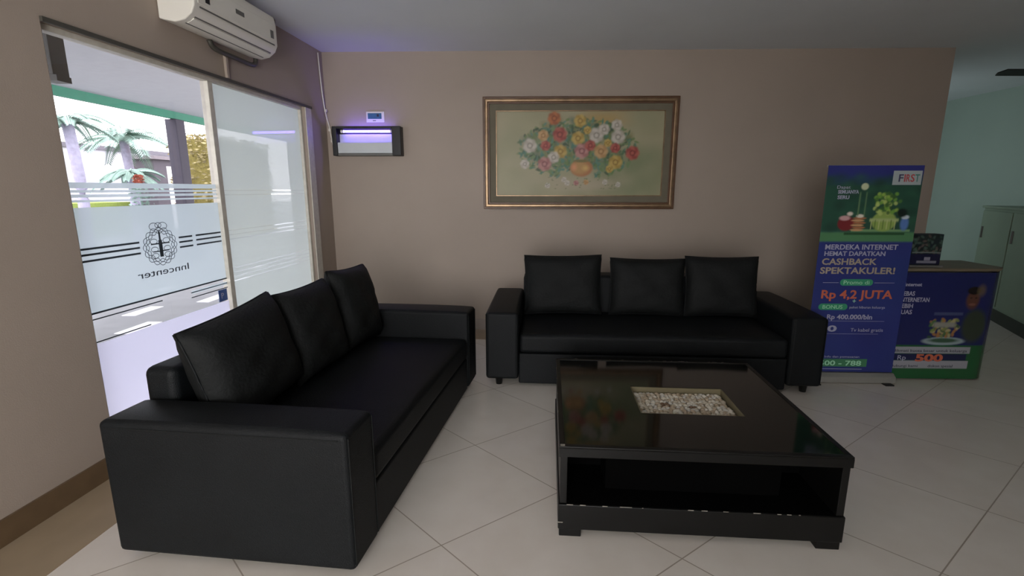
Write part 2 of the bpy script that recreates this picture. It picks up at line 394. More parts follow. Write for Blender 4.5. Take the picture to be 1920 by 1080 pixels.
palm((-11.2, 13.9, 0), 2.75, 1.35, 15, 'large palm spreading its fronds under the green canopy edge outside', 1)
palm((-10.2, 11.15, 0), 2.85, .95, 13, 'palm with pale trunk at the left edge of the window view', 2)
palm((-8.7, 10.85, 0), 1.72, .68, 16, 'low bushy palm below the large palm outside', 4, .09)
wl2 = thing('boundary_wall', 'long pale boundary wall crossing behind the palms outside', 'wall', (-15, 17.5, 0))
M_palew = mat('pale_render', (180, 177, 186), .8, .2, .04, 3)
box('wall_panel', M_palew, wl2, -.15, .15, -7, 7, 0, 2.75); box('coping', mat('grey_coping', (98, 94, 102), .8, .2, .05), wl2, -.22, .24, -7, 7, 2.75, 2.9)
gh = thing('guard_booth', 'small grey booth with a white doorway beyond the palms', 'booth', (-12.2, 16.6, 0))
box('booth_body', mat('booth_grey', (84, 78, 86), .8, .2, .06), gh, -.5, .3, -.75, .7, 0, 2.35); box('booth_roof', mat('booth_roof', (120, 112, 118), .8, .2, .06), gh, -.6, .42, -.85, .8, 2.35, 2.46)
box('doorway', mat('booth_door', (240, 236, 240), .6, .3, .02), gh, .3, .315, -.2, .25, .1, 2.15)
rf = thing('flower_bush', 'small plant with a red flower head near the low palm outside', 'plant', (-7.45, 9.46, 0.0))
bm = bmesh.new(); tube(bm, [(0, 0, 0), (.02, 0, .8), (0, 0, 1.5)], .02, 6); finish('stem', bm, M_palm, rf)
bm = bmesh.new(); leaf_cloud(bm, (0, 0, 1.6), (.06, .06, .07), 160, .06, 9); finish('bloom', bm, mat('red_flower', (170, 92, 76), .6, .3, .2, 20), rf)
bm = bmesh.new(); leaf_cloud(bm, (0, 0, 1.1), (.15, .15, .35), 260, .08, 10); finish('leaves', bm, M_palm, rf)
# pavement marks close to the glass
pm = struct(bpy.data.objects.new('trim_4', None)); COL.objects.link(pm)
bm = bmesh.new()
for x, y in ((-4.1, 4.6), (-4.6, 5.3), (-4.2, 6.0), (-5.3, 6.6), (-4.7, 7.4), (-5.0, 8.6), (-4.3, 8.9)): bx(bm, x, x + .16, y, y + .45, -.02, -.012)
finish('pavement_mark', bm, mat('white_road_paint', (235, 235, 240), .7, .2, .05), pm)
dr = tag(box('drain_grate', mat('dark_grate', (84, 82, 92), .6, .3, .1, 30), None, -3.75, -3.45, 3.5, 4.6, -.02, -.005), 'dark drain grate in the paving just outside the window', 'drain')

# ---------------------------------------------------------------- sofas
def cushion_bm(w, h, t, pinch=.82, n=14, seed=0):
    """pillow standing on its lower edge: x width, z height, y thickness"""
    rr = random.Random(seed); bm = bmesh.new(); grid = {}
    ph = [rr.uniform(0, 6) for _ in range(4)]
    for side in (-1, 1):
        for i in range(n + 1):
            for j in range(n + 1):
                u = -1 + 2 * i / n; v = -1 + 2 * j / n
                e = (1 - abs(u) ** 3.2) * (1 - abs(v) ** 3.2)
                th = t / 2 * (max(e, 0) ** .42 * (1 - .12) + .12)
                k = 1 - .045 * (1 - abs(v) ** 2) * abs(u) ** 3
                k2 = 1 - .05 * (1 - abs(u) ** 2) * abs(v) ** 3
                x = w / 2 * u * k; z = h / 2 + h / 2 * v * k2
                wr = .006 * sin(7 * u + 5 * v + ph[0]) * e + .005 * sin(11 * v - 6 * u + ph[1]) * e
                edge = i in (0, n) or j in (0, n)
                if edge and side == 1 : grid[(1, i, j)] = bm.verts.new((x, th, z))
                elif edge: grid[(-1, i, j)] = bm.verts.new((x, -th, z))
                else: grid[(side, i, j)] = bm.verts.new((x, side * th + wr, z))
    for side in (-1, 1):
        for i in range(n):
            for j in range(n):
                q = [grid[(side, i, j)], grid[(side, i + 1, j)], grid[(side, i + 1, j + 1)], grid[(side, i, j + 1)]]
                bm.faces.new(q if side == -1 else q[::-1])
    per = [(i, 0) for i in range(n)] + [(n, j) for j in range(n)] + [(i, n) for i in range(n, 0, -1)] + [(0, j) for j in range(n, 0, -1)]
    for a in range(len(per)):
        p, q = per[a], per[(a + 1) % len(per)]
        bm.faces.new([grid[(-1, *p)], grid[(1, *p)], grid[(1, *q)], grid[(-1, *q)]])
    pts = [((grid[(-1, *p)].co + grid[(1, *p)].co) / 2) for p in per]
    return bm, pts
def padded(bm, x0, x1, y0, y1, z0, z1, puff=.02, n=10, M=None):
    """upholstered block whose top swells a little"""
    vs = {}
    for k in (0, 1):
        for i in range(n + 1):
            for j in range(n + 1):
                u = i / n; v = j / n
                s = (16 * u * (1 - u) * v * (1 - v)) ** .5
                z = z0 if k == 0 else z1 - puff + puff * s
                vs[(k, i, j)] = bm.verts.new((x0 + (x1 - x0) * u, y0 + (y1 - y0) * v, z))
    for k in (0, 1):
        for i in range(n):
            for j in range(n):
                q = [vs[(k, i, j)], vs[(k, i + 1, j)], vs[(k, i + 1, j + 1)], vs[(k, i, j + 1)]]
                bm.faces.new(q if k else q[::-1])
    per = [(i, 0) for i in range(n)] + [(n, j) for j in range(n)] + [(i, n) for i in range(n, 0, -1)] + [(0, j) for j in range(n, 0, -1)]
    for a in range(len(per)):
        p, q = per[a], per[(a + 1) % len(per)]
        bm.faces.new([vs[(0, *p)], vs[(0, *q)], vs[(1, *q)], vs[(1, *p)]])
def make_sofa(label, loc, rot, W, Dp, arm_w, arm_h, back_h, seat_h, shear=0, bt=.21, z0=.055):
    t = thing('sofa', label, 'sofa', loc, rot)
    parts = []
    bm = bmesh.new(); padded(bm, 0, arm_w, 0, Dp - .01, z0, arm_h, .012); parts.append(finish('armrest', bm, M_leather, t, bevel=.028, seg=4))
    bm = bmesh.new(); padded(bm, W - arm_w, W, 0, Dp - .01, z0, arm_h, .012); parts.append(finish('armrest', bm, M_leather, t, bevel=.028, seg=4))
    bm = bmesh.new(); bx(bm, arm_w + .002, W - arm_w - .002, .012, Dp - .02, .022, seat_h - .16); parts.append(finish('seat_base', bm, M_leather, t, bevel=.012, seg=2))
    n = 1
    bm = bmesh.new(); padded(bm, arm_w + .006, W - arm_w - .006, .006, Dp - bt - .005, seat_h - .158, seat_h, .02, 14); parts.append(finish('seat_cushion', bm, M_leather, t, bevel=.03, seg=4))
    bm = bmesh.new(); bx(bm, arm_w + .004, W - arm_w - .004, Dp - bt, Dp, seat_h - .158, back_h); parts.append(finish('backrest', bm, M_leather, t, bevel=.035, seg=4))
    # stitched seams on the near faces of the arms
    for x in (0 + .012, arm_w - .012, W - arm_w + .012, W - .012):
        bm = bmesh.new(); tube(bm, [(x, -.0005, z0 + .02), (x, -.0005, arm_h - .03)], .0025, 6); parts.append(finish('piping', bm, M_fabric, t))
    for x in (-.0005, W + .0005):
        bm = bmesh.new(); tube(bm, [(x, .03, arm_h - .035), (x, Dp - .04, arm_h - .035)], .0025, 6); parts.append(finish('piping', bm, M_fabric, t))
    for fx in (.09, W - .09):
        for fy in (.06, Dp - .09):
            bm = bmesh.new(); cyl(bm, (fx, fy, z0 + .01), (fx, fy, 0), .028, .022, 12); parts.append(finish('leg', bm, M_black, t))
    if shear:
        for o in parts:
            for v in o.data.vertices: v.co.x += shear * v.co.y
    return t
def place_cushion(label, group, root_loc, rot, lx, ly, lz, w, h, th, lean, roll, yaw, seed):
    o = thing('cushion', label, 'cushion', (0, 0, 0), 0, group)
    bm, pts = cushion_bm(w, h, th, seed=seed)
    finish('cushion_cover', bm, M_fabric, o, smooth=True)
    bm = bmesh.new(); tube(bm, pts, .006, 6, closed=True); finish('piping', bm, M_leather, o, smooth=True)
    o.matrix_world = (Matrix.Translation(Vector(root_loc)) @ Matrix.Rotation(rot, 4, 'Z') @ Matrix.Translation((lx, ly, lz))
                      @ Matrix.Rotation(yaw, 4, 'Z') @ Matrix.Rotation(lean, 4, 'X') @ Matrix.Rotation(roll, 4, 'Y'))
    return o
S2 = ((-.275, 3.335, 0), R(-2.4)); S1 = ((-.608, 1.525, 0), R(82.5))
sofa2 = make_sofa('long black three-seat sofa facing the camera below the flower painting', *S2, 2.335, .92, .235, .56, .70, .41)
sofa1 = make_sofa('black sofa along the window, its broad arm nearest the camera', *S1, 1.93, .96, .21, .585, .70, .41, shear=-.045, bt=.14, z0=.032)
L2 = -R(9)
g = 'cushions on the sofa below the painting'
place_cushion('square black cushion at the left end of the sofa below the painting', g, *S2, .565, .55, .41, .62, .475, .17, L2, R(-.8), 0, 1)
place_cushion('black cushion standing in the middle of the sofa below the painting', g, *S2, 1.23, .55, .41, .59, .455, .17, L2, R(.4), 0, 2)
place_cushion('square black cushion at the right end of the sofa, nearest the blue banner', g, *S2, 1.81, .55, .41, .565, .475, .17, L2, R(0), 0, 3)
g = 'cushions on the sofa along the window'
place_cushion('big black cushion nearest the camera on the sofa along the window', g, *S1, .475, .65, .415, .57, .478, .22, -R(14), R(-5), 0, 4)
place_cushion('middle black cushion on the sofa along the window', g, *S1, .965, .64, .410, .49, .485, .20, -R(14), R(0), 0, 5)
place_cushion('tilted far black cushion rising highest on the sofa along the window', g, *S1, 1.445, .63, .42, .455, .50, .18, -R(13), R(3), 0, 6)

# ---------------------------------------------------------------- coffee table
ct = thing('coffee_table', 'low square black coffee table with a glass top and pebble inset', 'table', (.142, 1.775, 0), R(-2.8))
TW, TD, TZ = 1.115, 1.03, .405
ix0, ix1, iy0, iy1 = .375, .835, .325, .635
bm = bmesh.new()                                   # top slab framing the inset
bx(bm, 0, TW, 0, iy0, TZ - .045, TZ - .008); bx(bm, 0, TW, iy1, TD, TZ - .045, TZ - .008)
bx(bm, 0, ix0, iy0, iy1, TZ - .045, TZ - .008); bx(bm, ix1, TW, iy0, iy1, TZ - .045, TZ - .008)
finish('tabletop', bm, M_black, ct, bevel=.0)
bm = bmesh.new(); bx(bm, .02, TW - .02, .02, iy0, TZ - .008, TZ - .002); bx(bm, .02, TW - .02, iy1, TD - .02, TZ - .008, TZ - .002)
bx(bm, .02, ix0, iy0, iy1, TZ - .008, TZ - .002); bx(bm, ix1, TW - .02, iy0, iy1, TZ - .008, TZ - .002)
finish('black_glass_top', bm, M_glassblk, ct)
bm = bmesh.new(); e = .022
for a_ in ((0, TW, 0, e), (0, TW, TD - e, TD), (0, e, e, TD - e), (TW - e, TW, e, TD - e)): bx(bm, *a_, TZ - .008, TZ)
finish('top_rim', bm, M_black, ct, bevel=.002)
box('inset_tray', mat('inset_wood', (92, 84, 62), .5, .3, .1), ct, ix0 - .012, ix1 + .012, iy0 - .012, iy1 + .012, TZ - .075, TZ - .046)
bm = bmesh.new()
for a_ in ((ix0, ix0 + .006, iy0, iy1), (ix1 - .006, ix1, iy0, iy1), (ix0, ix1, iy0, iy0 + .006), (ix0, ix1, iy1 - .006, iy1)): bx(bm, *a_, TZ - .046, TZ - .003)
finish('inset_rim', bm, mat('inset_edge', (112, 104, 80), .5, .3, .1), ct)
bm = bmesh.new(); rr = random.Random(11)
lay = bm.loops.layers.color.new('paint')
tones = [(196, 188, 170), (180, 170, 150), (208, 202, 188), (168, 152, 128), (190, 186, 176), (176, 160, 138)]
for j in range(15):
    for i in range(20):
        x = ix0 + .016 + (ix1 - ix0 - .032) * (i + .5 + rr.uniform(-.3, .3)) / 20; y = iy0 + .014 + (iy1 - iy0 - .028) * (j + .5 + rr.uniform(-.3, .3)) / 15
        r_ = rr.uniform(.011, .017); c_ = rr.choice(tones)
        if math.hypot(x - (ix0 + .14), y - (iy0 + .16)) < .022 or math.hypot(x - (ix0 + .27), y - (iy0 + .145)) < .013: c_ = (110, 88, 68)
        nv = len(bm.verts)
        q = bmesh.ops.create_icosphere(bm, subdivisions=1, radius=1, matrix=Matrix.Translation((x, y, TZ - .034)) @ Matrix.Rotation(rr.uniform(0, 3), 4, 'Z') @ Matrix.Diagonal((r_ * rr.uniform(.9, 1.4), r_, .012, 1)))
        for fc in {f_ for v in q['verts'] for f_ in v.link_faces}:
            for lp in fc.loops: lp[lay] = (*[v_ / 255 for v_ in c_], 1)
pb = finish('pebbles', bm, vcol_mat('pebble_stone', .5), ct, smooth=True); pb['kind'] = 'stuff'
# open shelf carcass: two side panels, a back, and a wide lower drawer block
box('side_panel', M_black, ct, .006, .034, .006, TD - .006, .15, TZ - .045, bevel=.002)
box('side_panel', M_black, ct, TW - .034, TW - .006, .006, TD - .006, .15, TZ - .045, bevel=.002)
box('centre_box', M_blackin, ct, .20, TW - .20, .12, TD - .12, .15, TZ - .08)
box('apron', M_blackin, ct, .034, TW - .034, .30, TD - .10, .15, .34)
box('lower_block', M_black, ct, 0, TW, 0, TD, .035, .148, bevel=.004); box('recess_shade_sheet', M_blackin, ct, .034, TW - .034, .004, TD - .006, .148, .151)  # thin sheet added over the block, its black painting the recess shade
bm = bmesh.new(); rr = random.Random(3)
for k in range(14):
    x = rr.uniform(.02, TW - .05); bx(bm, x, x + rr.uniform(.004, .03), -.0006, .001, .1480 - rr.uniform(0, .001), .1500)
for k in range(14):
    x = rr.uniform(.02, TW - .05); bx(bm, x, x + rr.uniform(.004, .02), TD - .002, TD - .0, TZ - .001, TZ + .0004)
for k in range(8):
    y = rr.uniform(.02, TD - .05); bx(bm, -.0005, .001, y, y + rr.uniform(.004, .02), TZ - .002, TZ + .0004)
bx(bm, -.0006, .02, -.0006, .001, .065, .069); bx(bm, .004, .022, .004, .018, TZ - .001, TZ + .0006)
finish('chipped_edges', bm, M_chip, ct)['kind'] = 'stuff'
for fx in (.05, TW - .05):
    for fy in (.05, TD - .05): box('leg', M_black, ct, fx - .045, fx + .045, fy - .045, fy + .045, 0, .036, bevel=.003)

# ---------------------------------------------------------------- painting
pt = thing('framed_painting', 'gilt-framed painting of a mixed flower bouquet on the back wall', 'painting', (-.395, D, 1.215))
PW, PH = 1.815, 1.025
M_gold = mat('worn_gilt', (142, 116, 88), .34, .6, .25, 14, metal=.55); M_brown = mat('dark_gilt_brown', (92, 62, 38), .4, .5, .2, 14)
M_liner = mat('grey_green_liner', (112, 106, 90), .7, .2, .06, 10)
def frame_ring(name, m, x0, z0, x1, z1, w, y0, y1, bev=.004):
    """mitred frame ring"""
    bm = bmesh.new(); O = [(x0, z0), (x1, z0), (x1, z1), (x0, z1)]; I = [(x0 + w, z0 + w), (x1 - w, z0 + w), (x1 - w, z1 - w), (x0 + w, z1 - w)]
    v = {}
    for nm, P in (('o', O), ('i', I)):
        for k, (x, z) in enumerate(P):
            for y in (y0, y1): v[(nm, k, y)] = bm.verts.new((x, y, z))
    for k in range(4):
        l = (k + 1) % 4
        for y in (y0, y1): bm.faces.new([v[('o', k, y)], v[('o', l, y)], v[('i', l, y)], v[('i', k, y)]])
        for nm in 'oi': bm.faces.new([v[(nm, k, y0)], v[(nm, l, y0)], v[(nm, l, y1)], v[(nm, k, y1)]])
    return finish(name, bm, m, pt, bevel=bev)
box('backing', M_brown, pt, .01, PW - .01, -.012, -.001, .01, PH - .01)
frame_ring('outer_moulding', M_brown, 0, 0, PW, PH, .02, -.034, -.001)
frame_ring('gilt_moulding', M_gold, .018, .018, PW - .018, PH - .018, .03, -.044, -.012, .008)
frame_ring('inner_moulding', M_brown, .046, .046, PW - .046, PH - .046, .018, -.036, -.012)
frame_ring('linen_liner', M_liner, .062, .062, PW - .062, PH - .062, .062, -.026, -.012, .002)
frame_ring('gilt_slip', M_gold, .122, .122, PW - .122, PH - .122, .008, -.028, -.012, .001)
cw, chh = PW - .26, PH - .26
cv = Canvas(cw, chh, 260, (158, 152, 122))
for _ in range(90): cv.ell(rng.rand(), rng.rand(), .12 + .1 * rng.rand(), .1 + .12 * rng.rand(), [(166, 158, 126), (148, 148, 116), (170, 160, 132), (142, 142, 108)][rng.randint(4)], 1.0, rng.rand() * 3, .35)
for _ in range(40): cv.ell(.62 + .4 * rng.rand(), .02 + .5 * rng.rand(), .12, .14, (118, 128, 94), 1.0, rng.rand() * 3, .3)
for _ in range(14): cv.ell(.55 + .2 * rng.rand(), .85 + .15 * rng.rand(), .1, .1, (170, 140, 80), 1, 0, .3)
for _ in range(18): cv.ell(.3 + .4 * rng.rand(), .08 + .12 * rng.rand(), .12, .07, (168, 156, 132), 1, 0, .4)
for _ in range(120):                                  # deep foliage mass
    t_, q_ = rng.rand() * 2 * pi, rng.rand() ** .7
    x, y = .49 + .33 * q_ * cos(t_), .60 + .32 * q_ * sin(t_)
    if y > .34: cv.ell(x, y, .035 + .02 * rng.rand(), .05 + .03 * rng.rand(), [(88, 104, 70), (104, 112, 66), (76, 102, 84), (120, 118, 72), (94, 110, 92)][rng.randint(5)], .9, rng.rand() * 3, .8)
for _ in range(620):                                  # leaves and stems of the bouquet
    t_, q_ = rng.rand() * 2 * pi, rng.rand() ** .55
    x, y = .49 + .36 * q_ * cos(t_), .56 + .36 * q_ * sin(t_)
    if y < .3 and abs(x - .5) < .1: continue
    cv.ell(x, y, .012 + .016 * rng.rand(), .012 + .014 * rng.rand(), [(78, 104, 70), (98, 124, 72), (70, 116, 100), (110, 132, 88), (56, 78, 54), (86, 128, 112)][rng.randint(6)], .5, rng.rand() * 3, .8)
def bloom(x, y, r, c, hi, lo):
    for k in range(7):
        a_ = 2 * pi * k / 7 + r * 50; cv.ell(x + cos(a_) * r * .5 / cv.r, y + sin(a_) * r * .5, r * .62 / cv.r, r * .55, c if k % 2 else hi, .5, a_, .95)
    for k in range(5):
        a_ = 2 * pi * k / 5 + 1; cv.ell(x + cos(a_) * r * .3 / cv.r, y + sin(a_) * r * .3, r * .35 / cv.r, r * .16, lo, .7, a_ + 1.5, .7)
    cv.ell(x, y, r * .24 / cv.r, r * .24, hi, .6)
RD = ((146, 60, 54), (172, 88, 74), (104, 40, 38)); OR = ((150, 82, 44), (176, 104, 58), (112, 58, 34)); WH = ((172, 162, 148), (192, 184, 172), (130, 124, 112))
PK = ((158, 100, 98), (182, 130, 124), (116, 68, 70)); YL = ((166, 136, 62), (186, 158, 84), (130, 100, 46)); PC = ((174, 132, 82), (190, 152, 104), (138, 100, 58))
for x, y, r_, c_ in ((.345, .92, .085, OR), (.50, .89, .08, YL), (.38, .73, .095, RD), (.49, .685, .085, YL), (.60, .72, .095, WH), (.645, .79, .07, WH), (.72, .84, .07, WH), (.73, .70, .09, WH),
                   (.20, .60, .09, WH), (.295, .60, .065, RD), (.385, .53, .085, YL), (.345, .46, .075, WH), (.29, .38, .09, PK), (.515, .535, .095, PK), (.565, .60, .07, RD), (.63, .53, .09, PC),
                   (.715, .57, .065, RD), (.82, .51, .09, RD), (.72, .40, .09, YL), (.685, .32, .05, YL), (.17, .38, .06, WH), (.545, .78, .05, YL), (.28, .72, .07, PC), (.67, .63, .05, YL)): bloom(x, y, r_, *c_)
cv.ell(.515, .33, .075, .115, (168, 112, 70), .2); cv.ell(.505, .335, .066, .10, (178, 138, 84), .5); cv.ell(.47, .34, .026, .06, (222, 150, 110), .9, 0, .8); cv.ell(.54, .33, .03, .05, (214, 176, 108), .9, 0, .7)
cv.ell(.515, .415, .06, .022, (120, 110, 66), .5)
for x, y, c_ in ((.41, .19, WH), (.43, .15, WH), (.485, .15, PK), (.545, .16, PC), (.31, .12, WH), (.66, .16, WH), (.74, .13, WH)): bloom(x, y, .035, *c_)
for _ in range(30): cv.ell(.3 + .46 * rng.rand(), .08 + .14 * rng.rand(), .008, .008, (110, 118, 84), .6, 0, .8)
cv.build('canvas', vcol_mat('oil_paint', .45), pt, .13, -.0135, .13)

# ---------------------------------------------------------------- insect trap
it = thing('insect_trap', 'black wall insect trap with a violet tube and glue board', 'insect trap', (-1.80, D, 1.71))
IW, IH = .645, .265
box('housing', M_dark, it, 0, IW, -.012, -.001, .0, IH)
box('side_cheek', M_dark, it, 0, .045, -.10, -.012, 0, IH, bevel=.006); box('side_cheek', M_dark, it, IW - .085, IW, -.10, -.012, 0, IH, bevel=.006)
box('bottom_tray', M_greyp, it, .045, IW - .085, -.095, -.012, 0, .022, bevel=.004)
box('front_lip', M_dark, it, .045, IW - .085, -.10, -.094, IH - .022, IH, bevel=.001)
M_glue = mat('white_glue_board', (200, 204, 206), .4, .4, .03)
bm = bmesh.new(); bx(bm, .047, IW - .087, -.088, -.082, .024, .115); bx(bm, .047, IW - .087, -.082, -.02, .115, .121); bx(bm, .047, IW - .087, -.024, -.018, .121, .20)
finish('glue_board', bm, M_glue, it)
bm = bmesh.new(); cyl(bm, (.10, -.062, .222), (IW - .105, -.062, .222), .0105, n=14)
finish('violet_tube', bm, mat('violet_glow', (150, 130, 255), .3, .3, emit=(120, 92, 255), estr=26), it, smooth=True)
for x in (.075, IW - .105):
    bm = bmesh.new(); cyl(bm, (x, -.062, .222), (x + .025, -.062, .222), .014, n=12); finish('tube_socket', bm, M_white, it)
lbl = thing('wall_label', 'small white edged teal label on the wall above the insect trap', 'label', (-1.495, D, 2.02))
box('plate', M_white, lbl, 0, .17, -.006, -.001, 0, .095, bevel=.001); box('teal_panel', mat('teal_print', (58, 104, 128), .4, .3, .1, 30), lbl, .015, .145, -.0075, -.006, .03, .082)
box('dark_mark', M_lettd, lbl, .10, .12, -.0085, -.0075, .05, .072)
box('dark_mark', M_lettd, lbl, .06, .09, -.0068, -.006, .012, .018)

# ---------------------------------------------------------------- air conditioner on the window wall
ac = thing('air_conditioner', 'white split air conditioner mounted above the window', 'air conditioner', (CX, CY, 0), WROT)
A0, A1, AZ0, AZ1, AD = -1.95, -1.14, 2.295, 2.585, .215
prof = [(0, AZ0 + .02), (0, AZ1), (-.17, AZ1), (-.205, AZ1 - .02), (-AD, AZ1 - .07), (-AD, AZ0 + .085), (-.195, AZ0 + .045), (-.15, AZ0 + .012), (-.09, AZ0)]
bm = bmesh.new(); prism(bm, prof, A0, A1, lambda u, v, w: (w, u - .004, v)); finish('casing', bm, M_white, ac, bevel=.008, seg=3)
bm = bmesh.new()
bx(bm, A0 + .03, A1 - .03, -AD - .007, -AD - .002, AZ0 + .10, AZ1 - .075); finish('front_panel', bm, M_white, ac, bevel=.003)
def strip_on(bm, p, q, th=.004, off=.002, s0=A0 + .04, s1=A1 - .04):
    prism(bm, [(p[0] - off, p[1] - off), (q[0] - off, q[1] - off), (q[0] + .01, q[1] + .01), (p[0] + .01, p[1] + .01)], s0, s1, lambda u, v, w: (w, u - .004, v))
bm = bmesh.new(); strip_on(bm, (-AD, AZ0 + .088), (-AD + .001, AZ0 + .080)); strip_on(bm, (-.182, AZ0 + .037), (-.176, AZ0 + .032)); strip_on(bm, (-.125, AZ0 + .008), (-.119, AZ0 + .006))
finish('air_slots', bm, M_greyp, ac)
bm = bmesh.new(); strip_on(bm, (-.172, AZ0 + .030), (-.13, AZ0 + .010), off=.006); finish('louvre', bm, M_white, ac)
bm = bmesh.new(); bx(bm, A0 + .09, A0 + .125, -AD - .009, -AD - .006, AZ0 + .12, AZ0 + .2); finish('status_window', bm, M_dark, ac)
bm = bmesh.new(); bx(bm, A1 - .085, A1 - .05, -AD - .0095, -AD - .006, AZ0 + .12, AZ0 + .17); finish('badge', bm, M_greyp, ac)
box('badge', M_greyp, ac, A0 + .36, A0 + .44, -AD - .0095, -AD - .006, AZ0 + .155, AZ0 + .18)
cb = thing('pipe_run', 'grey insulated pipe and drain hose leaving the air conditioner', 'pipe', (CX, CY, 0), WROT)
bm = bmesh.new(); tube(bm, smooth_path([(A1 + .004, -.05, 2.50), (A1 + .08, -.05, 2.50), (A1 + .2, -.045, 2.50), (A1 + .24, -.04, 2.56), (A1 + .25, -.04, CZ)]), .032, 10); finish('insulated_pipe', bm, M_greyp, cb, smooth=True)
bm = bmesh.new(); tube(bm, smooth_path([(A1 - .45, -.03, AZ0 + .01), (A1 - .4, -.03, AZ0 - .03), (A1 - .2, -.03, AZ0 - .035), (A1 + .0, -.03, AZ0 - .03), (A1 + .03, -.03, AZ0 + .05), (A1 + .04, -.03, 2.46)]), .016, 8); finish('drain_hose', bm, M_aludk, cb, smooth=True)
wc = thing('wall_cable', 'thin pale cable clipped down the room corner to the insect trap', 'cable')
q0 = Ms(-.10, -.012, CZ - .03); q1 = Ms(-.07, -.01, 2.3); q2 = Ms(-.03, -.012, 2.1)
bm = bmesh.new(); tube(bm, smooth_path([q0, q1, q2, (CX + .03, D - .015, 1.98), (CX + .045, D - .012, 1.86), (CX + .06, D - .012, 1.80), (-1.80, D - .012, 1.79)]), .006, 6); finish('cord', bm, M_white, wc, smooth=True)
for p in (Ms(-.04, -.02, 2.12), Vector((CX + .035, D - .02, 1.95)), Vector((CX + .05, D - .02, 1.85))): 
    box('cable_clip', M_white, wc, p.x - .01, p.x + .01, p.y - .008, p.y + .01, p.z - .012, p.z + .012)
cc = thing('trunking', 'short white cable cover below the air conditioner', 'cable cover', (CX, CY, 0), WROT)
box('cover', M_wall, cc, -1.43, -1.405, -.018, 0, 2.118, 2.26, bevel=.002)

# ---------------------------------------------------------------- roll-up banner
rb = thing('roll_up_banner', 'tall blue roll-up banner with a food picture, beside the sofa arm', 'banner', (2.076, 3.50, 0), R(-.5))
BW, BH = .64, 1.56; BZ = .075
M_base_al = mat('banner_aluminium', (150, 148, 142), .4, .5, .05, metal=.3)
prof = [(-.05, 0.004), (.03, .004), (.034, .03), (.03, .065), (-.02, .074), (-.05, .05)]
bm = bmesh.new(); prism(bm, prof, -.01, BW + .005, lambda u, v, w: (w, u, v)); finish('base_cassette', bm, M_base_al, rb, bevel=.004)
bm = bmesh.new(); cyl(bm, (BW / 2, .02, .07), (BW / 2, .012, BH), .008, n=10); finish('pole', bm, M_base_al, rb)
for fx in (.06, BW - .06): box('foot', M_dark, rb, fx - .03, fx + .03, -.09, .03, 0, .008)
cv = Canvas(BW, BH - BZ, 150, (48, 56, 122))
for _ in range(30): cv.ell(rng.rand(), rng.rand() * .6, .3, .12, [(44, 50, 116), (52, 64, 132), (42, 62, 120)][rng.randint(3)], 1, 0, .3)
y0_ = .645
cv.rect(-.1, 1.1, y0_, .965, (44, 84, 68), .06); cv.rect(-.1, 1.1, y0_, y0_ + .055, (84, 134, 92), .01)
for _ in range(60): cv.ell(rng.rand(), y0_ + .06 + .25 * rng.rand(), .09, .03, [(40, 76, 62), (54, 98, 74), (36, 66, 56)][rng.randint(3)], 1, 0, .6)
cv.rect(-.1, 1.1, .95, 1.1, (50, 54, 124), .04)
cv.rect(.32, .95, y0_ + .05, y0_ + .065, (120, 160, 110), .004)
cv.rect(.25, .9, y0_ + .035, y0_ + .05, (44, 84, 52), .004)
cv.ell(.66, y0_ + .10, .14, .05, (150, 176, 92), .15); cv.rect(.5, .82, y0_ + .095, y0_ + .118, (176, 192, 130), .01)
for k in range(7): cv.rect(.52 + .042 * k, .535 + .042 * k, y0_ + .06, y0_ + .11, (92, 124, 56) if k % 2 else (196, 206, 140), .006)
for _ in range(70):
    x, y = .66 + .11 * rng.randn() * .6, y0_ + .13 + .10 * rng.rand()
    cv.ell(x, y, .025, .012, [(120, 168, 70), (156, 190, 88), (84, 128, 60), (186, 204, 120), (64, 100, 52)][rng.randint(5)], .5, rng.rand() * 3, .85)
cv.ell(.26, y0_ + .09, .10, .038, (124, 44, 48), .2); cv.ell(.24, y0_ + .115, .07, .014, (214, 170, 170), .4); cv.ell(.29, y0_ + .135, .04, .012, (226, 214, 200), .5)
for k in range(6): cv.ell(.38 + .02 * (k % 2), y0_ + .06 + .011 * k, .08, .006, [(206, 160, 116), (176, 116, 80)][k % 2], .3)
cv.ell(.40, y0_ + .125, .05, .01, (228, 222, 206), .4)
cv.rect(.36, .385, y0_ + .12, y0_ + .24, (104, 134, 96), .01); cv.rect(.43, .45, y0_ + .12, y0_ + .24, (104, 134, 96), .01)
cv.ell(.41, y0_ + .26, .045, .018, (200, 208, 170), .3); cv.ell(.88, y0_ + .09, .055, .04, (92, 128, 190), .4); cv.ell(.88, y0_ + .12, .05, .012, (200, 212, 220), .4)
cv.ell(.84, y0_ + .14, .07, .025, (24, 38, 34), .4)
fabric = cv.build('printed_sheet', vcol_mat('banner_print', .45), rb, 0, -.004, BZ)
bm = bmesh.new(); bx(bm, 0, BW, -.0025, -.0015, BZ, BH - .001); finish('sheet_back', bm, M_greyp, rb)
box('top_rail', M_base_al, rb, 0, BW, -.0025, .014, BH - .012, BH + .004, bevel=.002)
def bt(s, size, m, x, z, w=None, al='LEFT', b=0.0): return text('lettering', s, size, m, rb, x, -.0055, z, al, width=w, bold=b)
def pz(py): return BZ + (700 - py) / 385 * (BH - BZ)     # banner heights
bt('MERDEKA INTERNET', .05, M_lettw, .045, 0.985, .50, b=.001); bt('HEMAT DAPATKAN', .045, M_lettw, .045, .940, .42, b=.001)
bt('CASHBACK', .062, M_letty, .035, .877, .38, b=.0015); bt('SPEKTAKULER!', .064, M_letty, .03, .812, .52, b=.0015)
